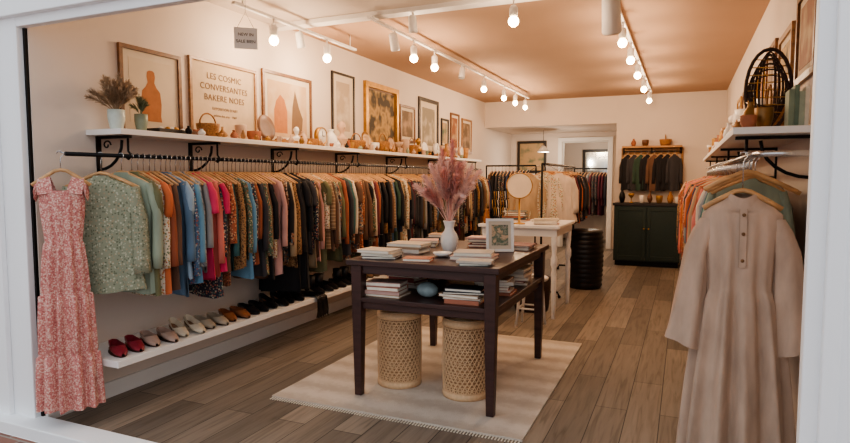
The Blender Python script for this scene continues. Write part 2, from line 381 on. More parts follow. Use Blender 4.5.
def Fp(x,z,off): return T(x,-off,z)
PL=[(1.262,.060),(1.2,.072),(1.1,.077),(1.0,.080)]
mb.loft([[Fp(-.014,z,o),Fp(.014,z,o)] for z,o in PL],B,closed=False)
for q in(-.016,.014): mb.loft([[Fp(q,z,o-.001),Fp(q+.002,z,o-.001)] for z,o in PL],SEAM,closed=False)
HORN=M('horn_button',(120,88,56))
d1=mb.build('dress'); mb=MB()
for z in(1.235,1.15,1.03): mb.lathe([(.007,0),(.008,.002),(.005,.004)],Fp(0,z,.078),HORN,12,Matrix.Rotation(math.pi/2,3,'X'))
mb.box(T(0,.03,1.285),(.03,.002,.02),PAPER)
d2=mb.build('buttons'); hb=MB(); hanger(hb,cx,cy,1.325,RZr,rot,.16,thick=.013); hb.tube([(cx,cy,RZr+.015),(RXr,cy,RZr+.012)],.004,CHROME,6); d3=hb.build('hanger')
group('linen_dress',[d1,d2,d3])

# ---------------------------------------------------------------- shoes
def shoe(mb,x,y,z,hd,mat,L=.26,W=.045,heel=0,high=0,shaft=0):
    ca,sa=math.cos(hd),math.sin(hd); rings=[]
    n=13
    for j in range(15):
        s_=j/14.0
        w=W*(math.sin(math.pi*min(1,max(.02,s_*1.0)))**.35)*(1-.25*math.sin(math.pi*max(0,s_-.45)/.55) if s_>.45 else 1)
        if s_<.08: w*=.55+5*s_
        if s_<.36: tm=math.pi; h=.02+.075*s_*1.1
        else:
            k=min(1,(s_-.36)/.12); tm=math.pi*(1-.42*k) if s_<.93 else math.pi*.6
            h=.045+high*(s_-.3)+ (.018*(s_-.5) if s_>.5 else 0)
        lift=heel*max(0,(s_-.4)/.6)
        ring=[]
        for k in range(n):
            th=-tm+2*tm*k/(n-1)
            px=w*math.sin(th) if abs(th)<math.pi/2 or tm>3 else w*math.copysign(max(.86,abs(math.sin(th))),th)
            pz=h*(1-math.cos(th))/(1-math.cos(tm))
            ly=L/2-s_*L
            ring.append(Vector((x+ly*ca-px*sa,y+ly*sa+px*ca,z+.004+pz+lift)))
        rings.append(ring)
    mb.loft(rings,mat,closed=False)
    mb.add([Vector((x+(a*L)*ca-(b*W)*sa,y+(a*L)*sa+(b*W)*ca,z+.016+heel*max(0,(.1-a)/.6))) for a,b in [(.13,0),(.08,.6),(-.1,.72),(-.3,.7),(-.45,.45),(-.48,0),(-.45,-.45),(-.3,-.7),(-.1,-.72),(.08,-.6)]],[tuple(range(10))],SOLE)
    if heel: mb.box((x-L*.42*ca,y-L*.42*sa,z+heel/2),(.03,.03,heel),mat,hd)
    else: mb.lathe([(W*.9,0),(W*.98,.002),(W*.95,.006)],(x,y,z),SOLED,20,Matrix.Rotation(hd,3,'Z')@Matrix.Diagonal((L/2/W*.98,1,1)))
    if shaft:
        mb.lathe([(.036,0),(.038,shaft*.4),(.042,shaft),(.037,shaft),(.033,.02)],(x-L*.24*ca,y-L*.24*sa,z+.045),mat,18,sx=1.15)
SOLE=M('shoe_insole',(140,104,80),.7); SOLED=M('shoe_sole',(70,50,40),.7)
def lm(n,c,r=.4): return M('leather_'+n,c,r,var=.1)
shoes=[('red',(136,48,58)),('mauve',(176,150,136)),('cream',(208,196,176)),('taupe',(176,162,144)),('cognac',(150,96,64)),('black_a',(30,28,30)),('black_b',(24,22,24)),('black_c',(26,26,30)),('scarf',(30,30,34)),('black_d',(36,32,34)),('black_f',(40,32,30)),('black_e',(28,26,28)),('brown_b',(70,52,42)),('tan_b',(150,118,90))]
yy=2.45
for nme,c in shoes:
    if nme=='scarf':
        SQ=M('sequin_black',(34,34,38),.25,.5,var=.8,scale=(140,140,140)); mb=MB(); rings=[]
        for j,(x_,z_) in enumerate([(-3.15,.372),(-3.05,.378),(-2.95,.376),(-2.90,.374),(-2.885,.36),(-2.88,.31),(-2.875,.25),(-2.88,.19)]):
            w_=.06+.004*j; rings.append([Vector((x_+(.008*math.sin(t*2.4+j*.5) if j>3 else 0)+(.006 if j>3 else 0),yy+.05+w_*(t-5)/5,z_+(.006*(1+math.sin(t*2.1)) if j<4 else (.012*math.sin(t*3.) if j==7 else 0)))) for t in range(11)])
        mb.loft(rings,SQ,closed=False); mb.build('sequin_scarf'); yy+=.2; continue
    mt=lm(nme,c); mb=MB(); hd=-.35+R.uniform(-.12,.12)
    hl=.035 if nme in('black_b','black_d','black_e','cream') else 0; sh=.10 if nme in('black_d','black_c','black_e') else 0
    shoe(mb,-3.05,yy,.3655,hd,mt,heel=hl,shaft=sh); shoe(mb,-3.03+R.uniform(-.02,.02),yy+.112,.3655,hd+R.uniform(-.08,.12),mt,heel=hl,shaft=sh)
    mb.build('shoe_pair'); yy+=.232
# ---------------------------------------------------------------- pictures
def picture(side,y0,y1,z0,z1,fmat,mat_c,art,fw=.022,mw=.05,extra=None,dp=.022):
    w=y1-y0; x0=XL if side=='L' else XR; s=1 if side=='L' else -1
    mb=MB()
    def bx(a,b,c,d,t0,t1,m):
        xa,xb=sorted((x0+s*t0,x0+s*t1)); mb.b2(xa,xb,a,b,c,d,m)
    bx(y0,y1,z0,z0+fw,0.001,dp,fmat); bx(y0,y1,z1-fw,z1,0.001,dp,fmat); bx(y0,y0+fw,z0+fw,z1-fw,0.001,dp,fmat); bx(y1-fw,y1,z0+fw,z1-fw,0.001,dp,fmat)
    bx(y0+fw,y1-fw,z0+fw,z1-fw,.001,.008,mat_c)
    m=fw+mw
    if art is not None and w>2*m: bx(y0+m,y1-m,z0+m,z1-m,.008,.0095,art)
    if extra: extra(mb,x0+s*.0105,s)
    return mb
MATC=M('picture_mat_cream',(212,197,177),.9,var=.03); POSTER=M('poster_paper',(204,182,156),.9,var=.04); ORANGE=M('terracotta_ink',(180,120,80),.9,var=.1)
INK=M('poster_ink',(128,102,80),.9,var=.05)
FW1=woodmat('frame_oak',(116,76,46)); FW2=woodmat('frame_dark',(42,34,30)); FW3=woodmat('frame_tan',(150,110,74))
def flatpoly(mb,x,pts,mat,s):
    f=tuple(range(len(pts))); mb.add([(x,a,b) for a,b in pts],[f],mat,False)
def figure(mb,x,s):
    cy=3.01; pr=[(.015,2.12),(.03,2.11),(.035,2.08),(.028,2.04),(.045,2.01),(.075,1.98),(.085,1.9),(.078,1.82),(.085,1.78)]
    pts=[(cy+a,b) for a,b in reversed(pr)]+[(cy-a,b) for a,b in pr]
    flatpoly(mb,x,pts,ORANGE,s)
picture('L',2.76,3.27,1.691,2.26,FW1,MATC,artmat('art_paper_warm',[(206,188,164),(214,196,172)],3),.026,.05,figure).build('framed_picture')
mb=picture('L',3.35,4.09,1.691,2.29,FW3,POSTER,None,.022); ob=mb.build('poster')
parts=[ob]
for t,z,sz in [("LES COSMIC",2.15,.066),("CONVERSANTES",2.07,.066),("BAKERE NOES",1.99,.066),("EXPOSITION D'ART",1.92,.03),("galerie des arts · 1969",1.87,.026)]:
    cu=bpy.data.curves.new('text','FONT'); cu.body=t; cu.size=sz; cu.align_x='CENTER'; cu.extrude=.0005; cu.space_character=1.08
    cu.materials.append(INK); to=bpy.data.objects.new('lettering',cu); bpy.context.collection.objects.link(to)
    to.rotation_euler=(math.pi/2,0,math.pi/2); to.location=(XL+.0105,3.72,z); parts.append(to)
group('framed_poster',parts)
def arch(mb,x,s):
    flatpoly(mb,x,[(4.33,1.80),(4.52,1.80),(4.52,2.0),(4.48,2.1),(4.42,2.14),(4.36,2.08),(4.33,2.0)],ORANGE,s)
    flatpoly(mb,x,[(4.58,1.80),(4.74,1.80),(4.76,1.95),(4.70,2.05),(4.64,2.2),(4.60,2.05)],INK,s)
picture('L',4.17,4.9,1.691,2.33,FW1,MATC,artmat('art_abstract',[(210,190,164),(196,164,130)],4),.026,.05,arch).build('framed_picture')
A=[artmat('art_a%d'%i,c,6) for i,c in enumerate([[(206,192,172),(180,160,138)],[(120,96,60),(186,150,96),(70,60,46)],[(170,140,112),(110,90,70)],[(190,178,160),(140,130,112)],[(90,110,90),(180,150,114)],[(180,150,114),(140,88,60)]])]
picture('L',5.27,5.72,1.80,2.49,FW2,MATC,A[0],.022,.07).build('framed_picture')
picture('L',5.94,6.78,1.72,2.49,GOLD,FW1,A[1],.06,.02,dp=.04).build('framed_painting')
picture('L',6.86,7.32,1.86,2.33,FW1,MATC,A[2],.03,.04).build('framed_picture')
picture('L',7.44,8.14,1.72,2.5,FW2,MATC,A[3],.05,.08).build('framed_picture')
picture('L',8.26,8.55,1.86,2.28,FW2,MATC,A[4],.03,.03).build('framed_picture')
picture('L',8.64,9.02,1.8,2.4,FW1,MATC,A[5],.03,.04).build('framed_picture')
picture('L',9.15,9.62,1.8,2.36,FW3,MATC,A[2],.03,.04).build('framed_picture')
for (a,b,c,d,f,k) in [(3.35,3.9,1.9,2.38,FW1,5),(4.05,4.6,1.75,2.3,FW3,1),(4.75,5.25,1.75,2.35,FW1,2),(5.4,5.9,1.75,2.3,GOLD,5),(6.1,6.5,1.75,2.25,FW2,3),(6.7,7.3,1.75,2.3,FW1,1),(7.5,8.0,1.8,2.3,GOLD,2)]:
    picture('R',a,b,c,d,f,MATC,A[k],.035,.04).build('framed_picture')

# ---------------------------------------------------------------- foliage
def plume(mb,p0,p1,mat,n=120,fl=.06,start=.45,wd=.0022,arc=.03):
    p0,p1=Vector(p0),Vector(p1); mid=(p0+p1)/2+Vector((0,0,arc))
    def P_(t): return p0*(1-t)**2+mid*2*t*(1-t)+p1*t*t
    mb.tube([P_(t/6) for t in range(7)],.0018,mat,4)
    for _ in range(n):
        t=start+(1-start)*R.random(); p=P_(t); d=(P_(min(1,t+.05))-P_(t-.05)).normalized()
        o=Vector((R.gauss(0,1),R.gauss(0,1),R.gauss(0,1))); o=(o-d*o.dot(d)).normalized()
        l=fl*(.35+.65*math.sin(math.pi*min(1,(t-start)/(1-start)*.9+.1)))*R.uniform(.6,1.1)
        e=p+d*l*.9+o*l*.6; w=o.cross(d)*wd
        mb.add([p-w,p+w,e+w*.4+Vector((0,0,-l*.1)),e-w*.4+Vector((0,0,-l*.1))],[(0,1,2,3)],mat)
mb=MB(); vx,vy,vz=-1.47,3.80,.891
mb.lathe([(.035,0),(.045,.01),(.058,.05),(.062,.09),(.052,.125),(.034,.15),(.03,.17),(.04,.205),(.044,.215),(.038,.213),(.026,.17)],(vx,vy,vz),CERAM,28)
v1=mb.build('vase'); mb=MB()
for i in range(26):
    a=i/26*6.28*4; r=.02+.24*(i/26)**.8; plume(mb,(vx,vy,vz+.17),(vx+math.cos(a)*r,vy+math.sin(a)*r*.8,vz+.74-r*1.1+R.uniform(-.08,.05)),PINKP if i%3 else PINKD,260,.075,.38,.0034,.06)
group('vase_of_pampas_grass',[v1,mb.build('pampas_grass')])

# ---------------------------------------------------------------- display table
mb=MB(); tx0,tx1,ty0,ty1=-1.935,-.94,3.2,4.55
mb.b2(tx0,tx1,ty0,ty1,.855,.89,DARKWOOD)
mb.b2(tx0+.04,tx1-.04,ty0+.04,ty0+.06,.80,.855,DARKWOOD); mb.b2(tx0+.04,tx1-.04,ty1-.06,ty1-.04,.80,.855,DARKWOOD)
mb.b2(tx0+.04,tx0+.06,ty0+.05,ty1-.05,.80,.855,DARKWOOD); mb.b2(tx1-.06,tx1-.04,ty0+.05,ty1-.05,.80,.855,DARKWOOD)
mb.b2(tx0+.03,tx1-.03,ty0+.03,ty1-.03,.62,.65,DARKWOOD)
mb.b2(tx0+.05,tx1-.05,ty0+.05,ty0+.07,.575,.62,DARKWOOD); mb.b2(tx1-.07,tx1-.05,ty0+.05,ty1-.05,.575,.62,DARKWOOD)
for a in(tx0+.06,tx1-.06):
    for b in(ty0+.06,ty1-.06):
        mb.box((a,b,.4345),(.075,.075,.841),DARKWOOD,taper=.62)
mb.build('display_table',.004)
COV=[M('book_%d'%i,c,.6,var=.05) for i,c in enumerate([(190,180,168),(172,108,84),(150,76,64),(220,212,200),(60,60,66),(130,138,138),(180,148,120),(206,192,172),(110,62,60),(196,160,150),(86,102,102)])]
def stack(x,y,z,n,w=.2,d=.15,rot=0,name='book_stack',cols=None):
    mb=MB()
    for i in range(n):
        h=R.uniform(.012,.026); ww=w*R.uniform(.85,1.05); dd=d*R.uniform(.85,1.05); r=Matrix.Rotation(rot+R.uniform(-.15,.15),3,'Z'); c=COV[R.choice(cols) if cols else R.randrange(len(COV))]
        ctr=Vector((x+R.uniform(-.008,.008),y+R.uniform(-.008,.008),z))
        def bb(o,s_,m): mb.box(ctr+r@Vector(o),s_,m,r)
        bb((0,0,.0015),(ww,dd,.003),c); bb((0,0,h-.0015),(ww,dd,.003),c); bb((0,dd/2-.0015,h/2),(ww,.003,h-.006),c) ; bb((0,-.004,h/2),(ww-.01,dd-.012,h-.006),PAPER)
        if R.random()<.5: 
            bb((0,-dd/2+.0015,h/2),(ww,.003,h-.006),c)
        z+=h+.0005
    mb.build(name)
    return z
TZ=.8905
stack(-1.77,3.36,TZ,3,.24,.18,.1,cols=[3,0,7,4]); stack(-1.74,3.72,TZ,3,.26,.19,-.1,cols=[0,3,7,6,9]); stack(-1.78,4.08,TZ,2,.22,.17,.2); stack(-1.76,4.38,TZ,3,.2,.16,0)
stack(-1.49,3.33,TZ,1,.2,.15,.15,'notebook',cols=[1]); stack(-1.21,3.56,TZ,2,.26,.2,.1,cols=[7,9,0]); stack(-1.12,3.31,TZ,2,.2,.13,.2,cols=[0,3,5,7]); stack(-1.35,4.25,TZ,4,.24,.18,.2); stack(-1.08,4.2,TZ,2,.18,.24,.1)
stack(-1.73,3.37,.6505,4,.25,.18,.08,cols=[9,9,1,6,0,3]); stack(-1.74,3.72,.6505,4,.25,.18,-.1); stack(-1.74,4.1,.6505,3,.25,.18,0)
stack(-1.2,3.37,.6505,5,.25,.18,.08,cols=[1,4,0,6,3]); stack(-1.12,3.72,.6505,6,.24,.18,.1,cols=[1,6,0,3,4]); stack(-1.1,4.15,.6505,6,.2,.26,.1,cols=[0,3,2,7])
mb=MB(); mb.sph((-1.46,3.40,.70),.06,M('blue_grey_ceramic',(136,150,152),.5,var=.25,bmp=.4),20,1.2,.9,.8); mb.build('ceramic_shell')
mb=MB(); mb.lathe([(.02,0),(.05,.01),(.065,.03),(.06,.03),(.03,.012)],(-1.42,3.55,TZ),CERAM,24); mb.build('trinket_dish')
def standframe(x,y,z,w,h,rz,fm,am,name='photo_frame'):
    mb=MB(); rot=Matrix.Rotation(rz,3,'Z')@Matrix.Rotation(-.22,3,'X'); f=.018
    def bb(o,s_,m): mb.box(Vector((x,y,z+.002))+rot@Vector(o),s_,m,rot)
    bb((0,0,f/2),(w,.015,f),fm); bb((0,0,h-f/2),(w,.015,f),fm); bb((-w/2+f/2,0,h/2),(f,.015,h-2*f),fm); bb((w/2-f/2,0,h/2),(f,.015,h-2*f),fm)
    bb((0,.003,h/2),(w-2*f,.006,h-2*f),MATC); bb((0,-.001,h/2),(w*.6,.003,h*.62),am)
    s2=Matrix.Rotation(rz,3,'Z'); a=Vector((x,y,z))+rot@Vector((0,.008,h*.7)); b=Vector((x,y,z))+s2@Vector((0,h*.5,.004)); mb.tube([a,b],.005,fm,6)
    return mb.build(name)
PHOTO=artmat('art_photo',[(50,60,60),(170,160,140),(90,110,90),(200,170,140)],25)
standframe(-1.15,3.94,TZ,.19,.23,.4,WHITE,PHOTO)
def cane_stool(x,y,r=.148,h=.50):
    z0=.014; parts=[]; mb=MB()
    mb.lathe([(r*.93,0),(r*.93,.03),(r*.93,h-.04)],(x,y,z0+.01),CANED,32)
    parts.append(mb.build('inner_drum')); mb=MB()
    N=30
    for i in range(N):
        for sg in(-1,1):
            pts=[]
            for k in range(17):
                t=k/16; a=2*math.pi*i/N+sg*t*1.75; rr=r*(.965+.03*math.sin(math.pi*t)); pts.append((x+rr*math.cos(a),y+rr*math.sin(a),z0+.04+t*(h-.09)))
            mb.tube(pts,.0040,CANE,4,False)
    for k in range(22):
        zz=z0+.045+k/21*(h-.1); mb.tube([(x+r*.965*math.cos(a*math.pi/16),y+r*.965*math.sin(a*math.pi/16),zz) for a in range(33)],.0030,CANE,4,False)
    parts.append(mb.build('cane_webbing')); mb=MB()
    mb.lathe([(r*.90,0),(r*1.0,0),(r*1.01,.02),(r*1.0,.04),(r*.9,.04)],(x,y,z0),CANE,36)
    mb.lathe([(r*.9,h-.045),(r*1.0,h-.045),(r*1.03,h-.025),(r*1.0,h-.004),(r*.9,h),(r*.3,h+.002)],(x,y,z0),CANE,36)
    for k in range(1,7): 
        rr=r*.95*k/6; mb.tube([(x+rr*math.cos(a*math.pi/12),y+rr*math.sin(a*math.pi/12),z0+h+.001) for a in range(25)],.003,CANE,4,False)
    parts.append(mb.build('rim_and_seat')); group('cane_stool',parts)
cane_stool(-1.74,3.57); cane_stool(-1.255,3.54)

# ---------------------------------------------------------------- white side table & contents
mb=MB(); a0,a1,b0,b1=-1.93,-1.10,5.8,6.7
mb.b2(a0,a1,b0,b1,.90,.93,WHITE); mb.b2(a0+.03,a1-.03,b0+.03,b1-.03,.82,.90,WHITE)
for a in(a0+.06,a1-.06):
    for b in(b0+.06,b1-.06): mb.lathe([(.018,0),(.022,.1),(.028,.45),(.02,.5),(.034,.54),(.034,.6),(.022,.64),(.03,.72),(.032,.83)],(a,b,0),WHITE,14)
mb.build('side_table',.003)
SZ=.9305
mb=MB(); mb.lathe([(.06,0),(.06,.01),(.012,.02),(.009,.26)],(-1.53,5.92,SZ),GOLD,20)
rx=Matrix.Rotation(.28,3,'Z')@Matrix.Rotation(math.pi/2-.08,3,'X')
mb.lathe([(.122,-.008),(.13,-.008),(.134,0),(.13,.012),(.124,.014),(.122,.008)],(-1.53,5.91,1.32),GOLD,40,rx)
mb.add([Vector((-1.53,5.91,1.32))+rx@Vector((.123*math.cos(k*math.pi/20),.123*math.sin(k*math.pi/20),.009)) for k in range(40)],[tuple(range(40))],DISC,False)
mb.build('round_table_mirror')
mb=MB(); z=SZ
mb.lathe([(.05,0),(.05,.012),(.008,.02),(.006,.35)],(-1.75,6.0,z),BLACK,16)
for k,(hh,l) in enumerate([(.16,.07),(.24,.09),(.33,.07)]):
    mb.tube([(-1.75-l,6.0,z+hh+.02),(-1.75,6.0,z+hh),(-1.75+l,6.0,z+hh+.02)],.005,BLACK,6)
    for q in range(-3,4):
        mb.tube([(-1.75+l*q/3,6.0-.006,z+hh),(-1.75+l*q/3+.006,6.0-.008,z+hh-.06),(-1.75+l*q/3,6.0-.006,z+hh-.09)],.0035,[GOLD,GOLD,CERAM][q%3],5)
mb.build('jewelry_stand')
mb=MB(); mb.lathe([(.03,0),(.04,.03),(.03,.09),(.018,.13),(.022,.15)],(-1.87,5.9,SZ),M('amber_glass',(150,96,50),.2),20); mb.build('bottle_vase')
stack(-1.27,5.98,SZ,4,.26,.18,.1,'folded_cloth_stack',cols=[0,3,7,9]); stack(-1.7,6.4,SZ,6,.26,.2,.1,'folded_cloth_stack',cols=[4,8,10,1])
mb=MB(); mb.lathe([(.17,0),(.18,.03),(.2,.25),(.2,.35),(.18,.36),(.15,.35),(.13,.05)],(-1.46,6.2,0),DWICK,28); mb.build('floor_basket')
mb=MB(); mb.b2(-1.88,-1.72,5.97,6.5,.0,.5,FW2); mb.b2(-1.89,-1.71,5.955,6.515,.5,.52,FW2)
for yy in(6.1,6.37): mb.b2(-1.895,-1.705,yy,yy+.03,.0,.522,OAK)
mb.build('storage_trunk',.006)
mb=MB(); mb.lathe([(.15,.44),(.16,.45),(.16,.47),(.14,.48)],(-1.3,5.5,0),WHITE,24)
for k in range(4):
    a=.78+k*1.57; mb.tube([(-1.3+.16*math.cos(a),5.5+.16*math.sin(a),0),(-1.3+.11*math.cos(a),5.5+.11*math.sin(a),.45)],[.012,.018],WHITE,8)
    a2=a+1.57; mb.tube([(-1.3+.14*math.cos(a),5.5+.14*math.sin(a),.18),(-1.3+.14*math.cos(a2),5.5+.14*math.sin(a2),.18)],.009,WHITE,6)
mb.build('wooden_stool')
mb=MB(); pr=[(.19,0)]
for k in range(12):
    zz=.03+k*.06; q=.012*math.sin(math.pi*k/11); pr+=[(.208+q,zz),(.22+q,zz+.02),(.208+q,zz+.045)]
pr+=[(.2,.74),(.05,.742)]; mb.lathe(pr,(-1.14,7.75,0),M('black_lacquer',(26,24,26),.35),32); mb.build('barrel')
# freestanding rack
gm=MB(); hm=MB(); cxr=-1.52
for k,(xx,yy_,kk,rt,zz) in enumerate([(-1.70,6.96,'tan',.25,1.43),(-1.52,7.02,'creamfloral',.3,1.45),(-1.36,7.08,'beige',.4,1.44)]):
    garment(gm,xx,yy_,zz,.19,.56,.045,F[kk],rt,.4,.2,.045,24,seed=480+k); hanger(hm,xx,yy_,zz,1.54 if k==1 else zz+.05,rt,.17,thick=.011)
sq=['orange','rust','tan','orange','creamfloral','char','black','brown']
y=7.18; i=0
while y<9.0:
    garment(gm,cxr+R.uniform(-.02,.02),y,1.46,.24,R.choice([.6,.64,.66]),.022,F[sq[i]] if i<len(sq) else F[R.choice(['black','char','rust','darkfloral','tan','navy','wine','orange','stripe1','brown','black'])],R.uniform(-.1,.1),.45,R.uniform(0,.12),.026,seed=500+i)
    hanger(hm,cxr,y,1.46,1.56); y+=.06; i+=1
for xx in(-1.70,-1.36): hm.tube([(xx,7.02,1.48),(xx*.5+cxr*.5,7.02,1.53),(cxr,7.02,1.56)],.004,CHROME,5)
rl=MB(); rl.tube([(cxr,6.9,1.56),(cxr,9.1,1.56)],.013,BLACK,8)
for yy in(6.9,9.1):
    rl.tube([(cxr,yy,1.56),(cxr,yy,.07)],.013,BLACK,8); rl.tube([(cxr-.22,yy,.02),(cxr-.2,yy,.07),(cxr+.2,yy,.07),(cxr+.22,yy,.02)],.013,BLACK,8)
    for q in(-.22,.22): rl.sph((cxr+q,yy,.02),.02,BLACK,8)
group('garment_rack',[rl.build('rack_frame'),gm.build('hanging_garments'),hm.build('coat_hangers')])
gm=MB(); hm=MB(); rl=MB(); x=-3.0; i=0
while x<-2.35:
    garment(gm,x,9.75,1.5,.21,.8,.022,F[R.choice(['black','char','navy','brown','darkfloral'])],math.pi/2,.5,0,.024,seed=700+i); hanger(hm,x,9.75,1.5,1.6,math.pi/2); x+=.06; i+=1
rl.tube([(-3.1,9.75,1.6),(-2.25,9.75,1.6)],.013,BLACK,8)
for x in(-3.1,-2.25):
    rl.tube([(x,9.75,1.6),(x,9.75,.07)],.013,BLACK,8); rl.tube([(x,9.5,.013),(x,9.55,.07),(x,9.95,.07),(x,10.0,.013)],.012,BLACK,8)
group('garment_rack',[rl.build('rack_frame'),gm.build('hanging_garments'),hm.build('coat_hangers')])

# ---------------------------------------------------------------- back: cabinet, wall rack
mb=MB(); c0,c1,d0,d1=-1.02,-.04,9.92,10.385
mb.b2(c0+.02,c1-.02,d0+.04,d1,0,.08,BLACK); mb.b2(c0,c1,d0,d1,.08,.96,GREEN); mb.b2(c0-.02,c1+.02,d0-.02,d1,.96,1.0,FW2)
for k in range(2):
    u0=c0+.02+k*.48; u1=u0+.46
    mb.b2(u0,u1,d0-.018,d0,.1,.94,GREEN); mb.b2(u0,u0+.05,d0-.028,d0-.018,.1,.94,GREEN); mb.b2(u1-.05,u1,d0-.028,d0-.018,.1,.94,GREEN); mb.b2(u0+.05,u1-.05,d0-.028,d0-.018,.88,.94,GREEN); mb.b2(u0+.05,u1-.05,d0-.028,d0-.018,.1,.17,GREEN)
    mb.sph(((u1-.025) if k==0 else (u0+.025),d0-.04,.6),.014,GOLD,10)
mb.build('cabinet',.003)
PAL=[GOLD,CERAM,WICKER,OAK,BLACK,M('terracotta',(160,102,76),.8,var=.1),M('sage_glaze',(140,150,130),.4,var=.1),M('peach_ceramic',(200,168,144),.5,var=.1),M('brown_glaze',(104,68,46),.4,var=.2),M('brass_dark',(140,104,60),.4,.5,var=.2)]
def vase(x,y,z,h,r,mat,kind=0,name='vase'):
    pf=[[(.5,0),(.8,.15),(1,.4),(.8,.65),(.4,.82),(.35,.92),(.5,1),(.4,.99),(.3,.85)],[(.6,0),(.7,.02),(1,.5),(1.05,.95),(1,1),(.9,.98),(.6,.3)],[(.4,0),(1,.3),(.95,.45),(.3,.75),(.25,1),(.2,.99)],[(.7,0),(.75,.05),(.15,.12),(.12,.5),(.5,.6),(.9,.8),(1,1),(.9,1),(.5,.75)]][kind]
    mb=MB(); mb.lathe([(a*r,b*h) for a,b in pf],(x,y,z),mat,20); mb.build(name)
def plate(x,y,z,r,mat,side=1,name='display_plate'):
    mb=MB(); rot=Matrix.Rotation(side*(math.pi/2-.2),3,'Y'); c=(x,y,z+r*.98+.012)
    mb.lathe([(r*.5,-.004),(r,.008),(r*.98,.014),(r*.55,.004),(r*.2,.004)],c,mat,28,rot)
    for q in(-.03,.03): mb.tube([(x+side*.03,y+q,z+.005),(x-side*.03,y+q,z+.005),(x-side*.03,y+q,z+.08)],.005,BLACK,5)
    mb.build(name)
def basket(x,y,z,r,h,mat=WICKER,handle=True):
    mb=MB(); mb.lathe([(r*.75,0),(r*.9,h*.3),(r,h*.8),(r*1.04,h),(r*.95,h),(r*.8,h*.3),(r*.3,h*.1)],(x,y,z),mat,24)
    if handle: mb.tube([(x,y+r*math.cos(a),z+h*.95+h*.8*math.sin(a)) for a in [math.pi*i/10 for i in range(11)]],.006,mat,6)
    mb.build('wicker_basket')
def clock(x,y,z,r,mat,side=1,rz=0):
    mb=MB(); rot=Matrix.Rotation(side*math.pi/2+rz,3,'Y'); c=(x,y,z+r+.02)
    mb.lathe([(r*.9,-.02),(r,-.02),(r,.02),(r*.88,.024),(r*.86,.016)],c,mat,28,rot); mb.lathe([(r*.86,.0),(r*.86,.018)],c,CERAM,28,rot)
    mb.box((x+side*.021,y,z+r*1.3+.02),(.003,.006,r*.6),BLACK); mb.box((x+side*.021,y+r*.2,z+r+.02),(.003,r*.4,.006),BLACK)
    mb.box((x,y-r*.5,z+.012),(.03,.02,.024),mat); mb.box((x,y+r*.5,z+.012),(.03,.02,.024),mat); mb.build('mantel_clock')
def tray(x,y,z,w,d,mat):
    mb=MB(); mb.b2(x-d/2,x+d/2,y-w/2,y+w/2,z,z+.008,mat)
    for a in(-1,1): mb.b2(x+a*d/2-.006,x+a*d/2+.006,y-w/2,y+w/2,z+.008,z+.03,mat); mb.b2(x-d/2,x+d/2,y+a*w/2-.006,y+a*w/2+.006,z+.008,z+.03,mat)
    for k in range(8): mb.sph((x+R.uniform(-.3,.3)*d,y+R.uniform(-.4,.4)*w,z+.028),.022,R.choice([GOLD,CERAM,PAL[8],PAL[5]]),10)
    mb.build('trinket_tray')
def bust(x,y,z,s,mat):
    mb=MB(); mb.lathe([(.055*s,0),(.06*s,.02*s),(.03*s,.04*s),(.03*s,.06*s),(.085*s,.1*s),(.09*s,.13*s),(.035*s,.165*s),(.03*s,.19*s),(.045*s,.215*s),(.056*s,.25*s),(.055*s,.285*s),(.035*s,.315*s),(.005,.325*s)],(x,y,z),mat,20,sx=.75)
    mb.sph((x+.04*s,y,z+.25*s),.012*s,mat,8); mb.sph((x-.03*s,y,z+.27*s),.035*s,mat,10); mb.build('bust_sculpture')
def hat(x,y,z,r,mat):
    mb=MB(); mb.lathe([(r,0),(r*1.02,.006),(r*.6,.012),(r*.55,.03),(r*.5,r*.5),(r*.35,r*.6),(.005,r*.62)],(x,y,z),mat,28,sx=.8); mb.lathe([(r*.56,.012),(r*.57,.02),(r*.55,.045),(r*.53,.045)],(x,y,z),BLACK,28,sx=.8); mb.build('straw_hat')
ZS=1.6905; X=-3.19
def dried(x,y,z,h,r,pm,fm,n=16,spread=.16,name='dried_grass_pot',hh=.22,np_=60):
    mb=MB(); mb.lathe([(r*.7,0),(r*.75,.01),(r,h*.6),(r*.98,h),(r*.9,h),(r*.8,h*.6)],(x,y,z),pm,20); p=mb.build('pot'); mb=MB()
    for i in range(n):
        a=6.28*i/n*2.3; q=R.uniform(.2,1)*spread; plume(mb,(x,y,z+h*.8),(x+q*math.cos(a)*.7,y+q*math.sin(a),z+h+hh-q*.8+R.uniform(-.03,.03)),fm,np_,.05,.3,.0026)
    group(name,[p,mb.build('foliage')])
dried(-3.17,2.60,ZS,.12,.05,M('milk_glass',(196,206,198),.25),BROWNP,40,.17,np_=70)
dried(-3.17,2.78,ZS,.11,.04,PAL[6],GREENP,8,.05,hh=.1)
tray(X,2.98,ZS,.22,.14,FW2); tray(X,3.2,ZS,.16,.13,PAL[8])
basket(X,3.38,ZS,.08,.1); vase(X,3.53,ZS,.09,.035,PAL[3],2,'pottery_jug'); vase(X+.03,3.62,ZS,.07,.03,PAL[5],0); vase(X,3.73,ZS,.12,.045,PAL[7],1,'ceramic_cup')
vase(X+.02,3.86,ZS,.08,.055,PAL[5],1,'terracotta_bowl'); plate(X,4.03,ZS,.11,PAL[8]); tray(X,4.28,ZS,.2,.14,OAK); bust(X,4.46,ZS,.5,CERAM); vase(X,4.56,ZS,.13,.04,PAL[7],0); basket(X,4.7,ZS,.06,.07,WICKER,False)
clock(X,4.85,ZS,.085,GOLD); vase(X,5.03,ZS,.18,.065,PAL[1],0); bust(X,5.23,ZS,.85,PAL[7]); vase(X,5.36,ZS,.1,.04,PAL[5],2); basket(X,5.52,ZS,.1,.1,WICKER); plate(X,5.72,ZS,.1,PAL[9]); vase(X,5.92,ZS,.1,.055,PAL[1],1,'ceramic_bowl')
yy=6.12
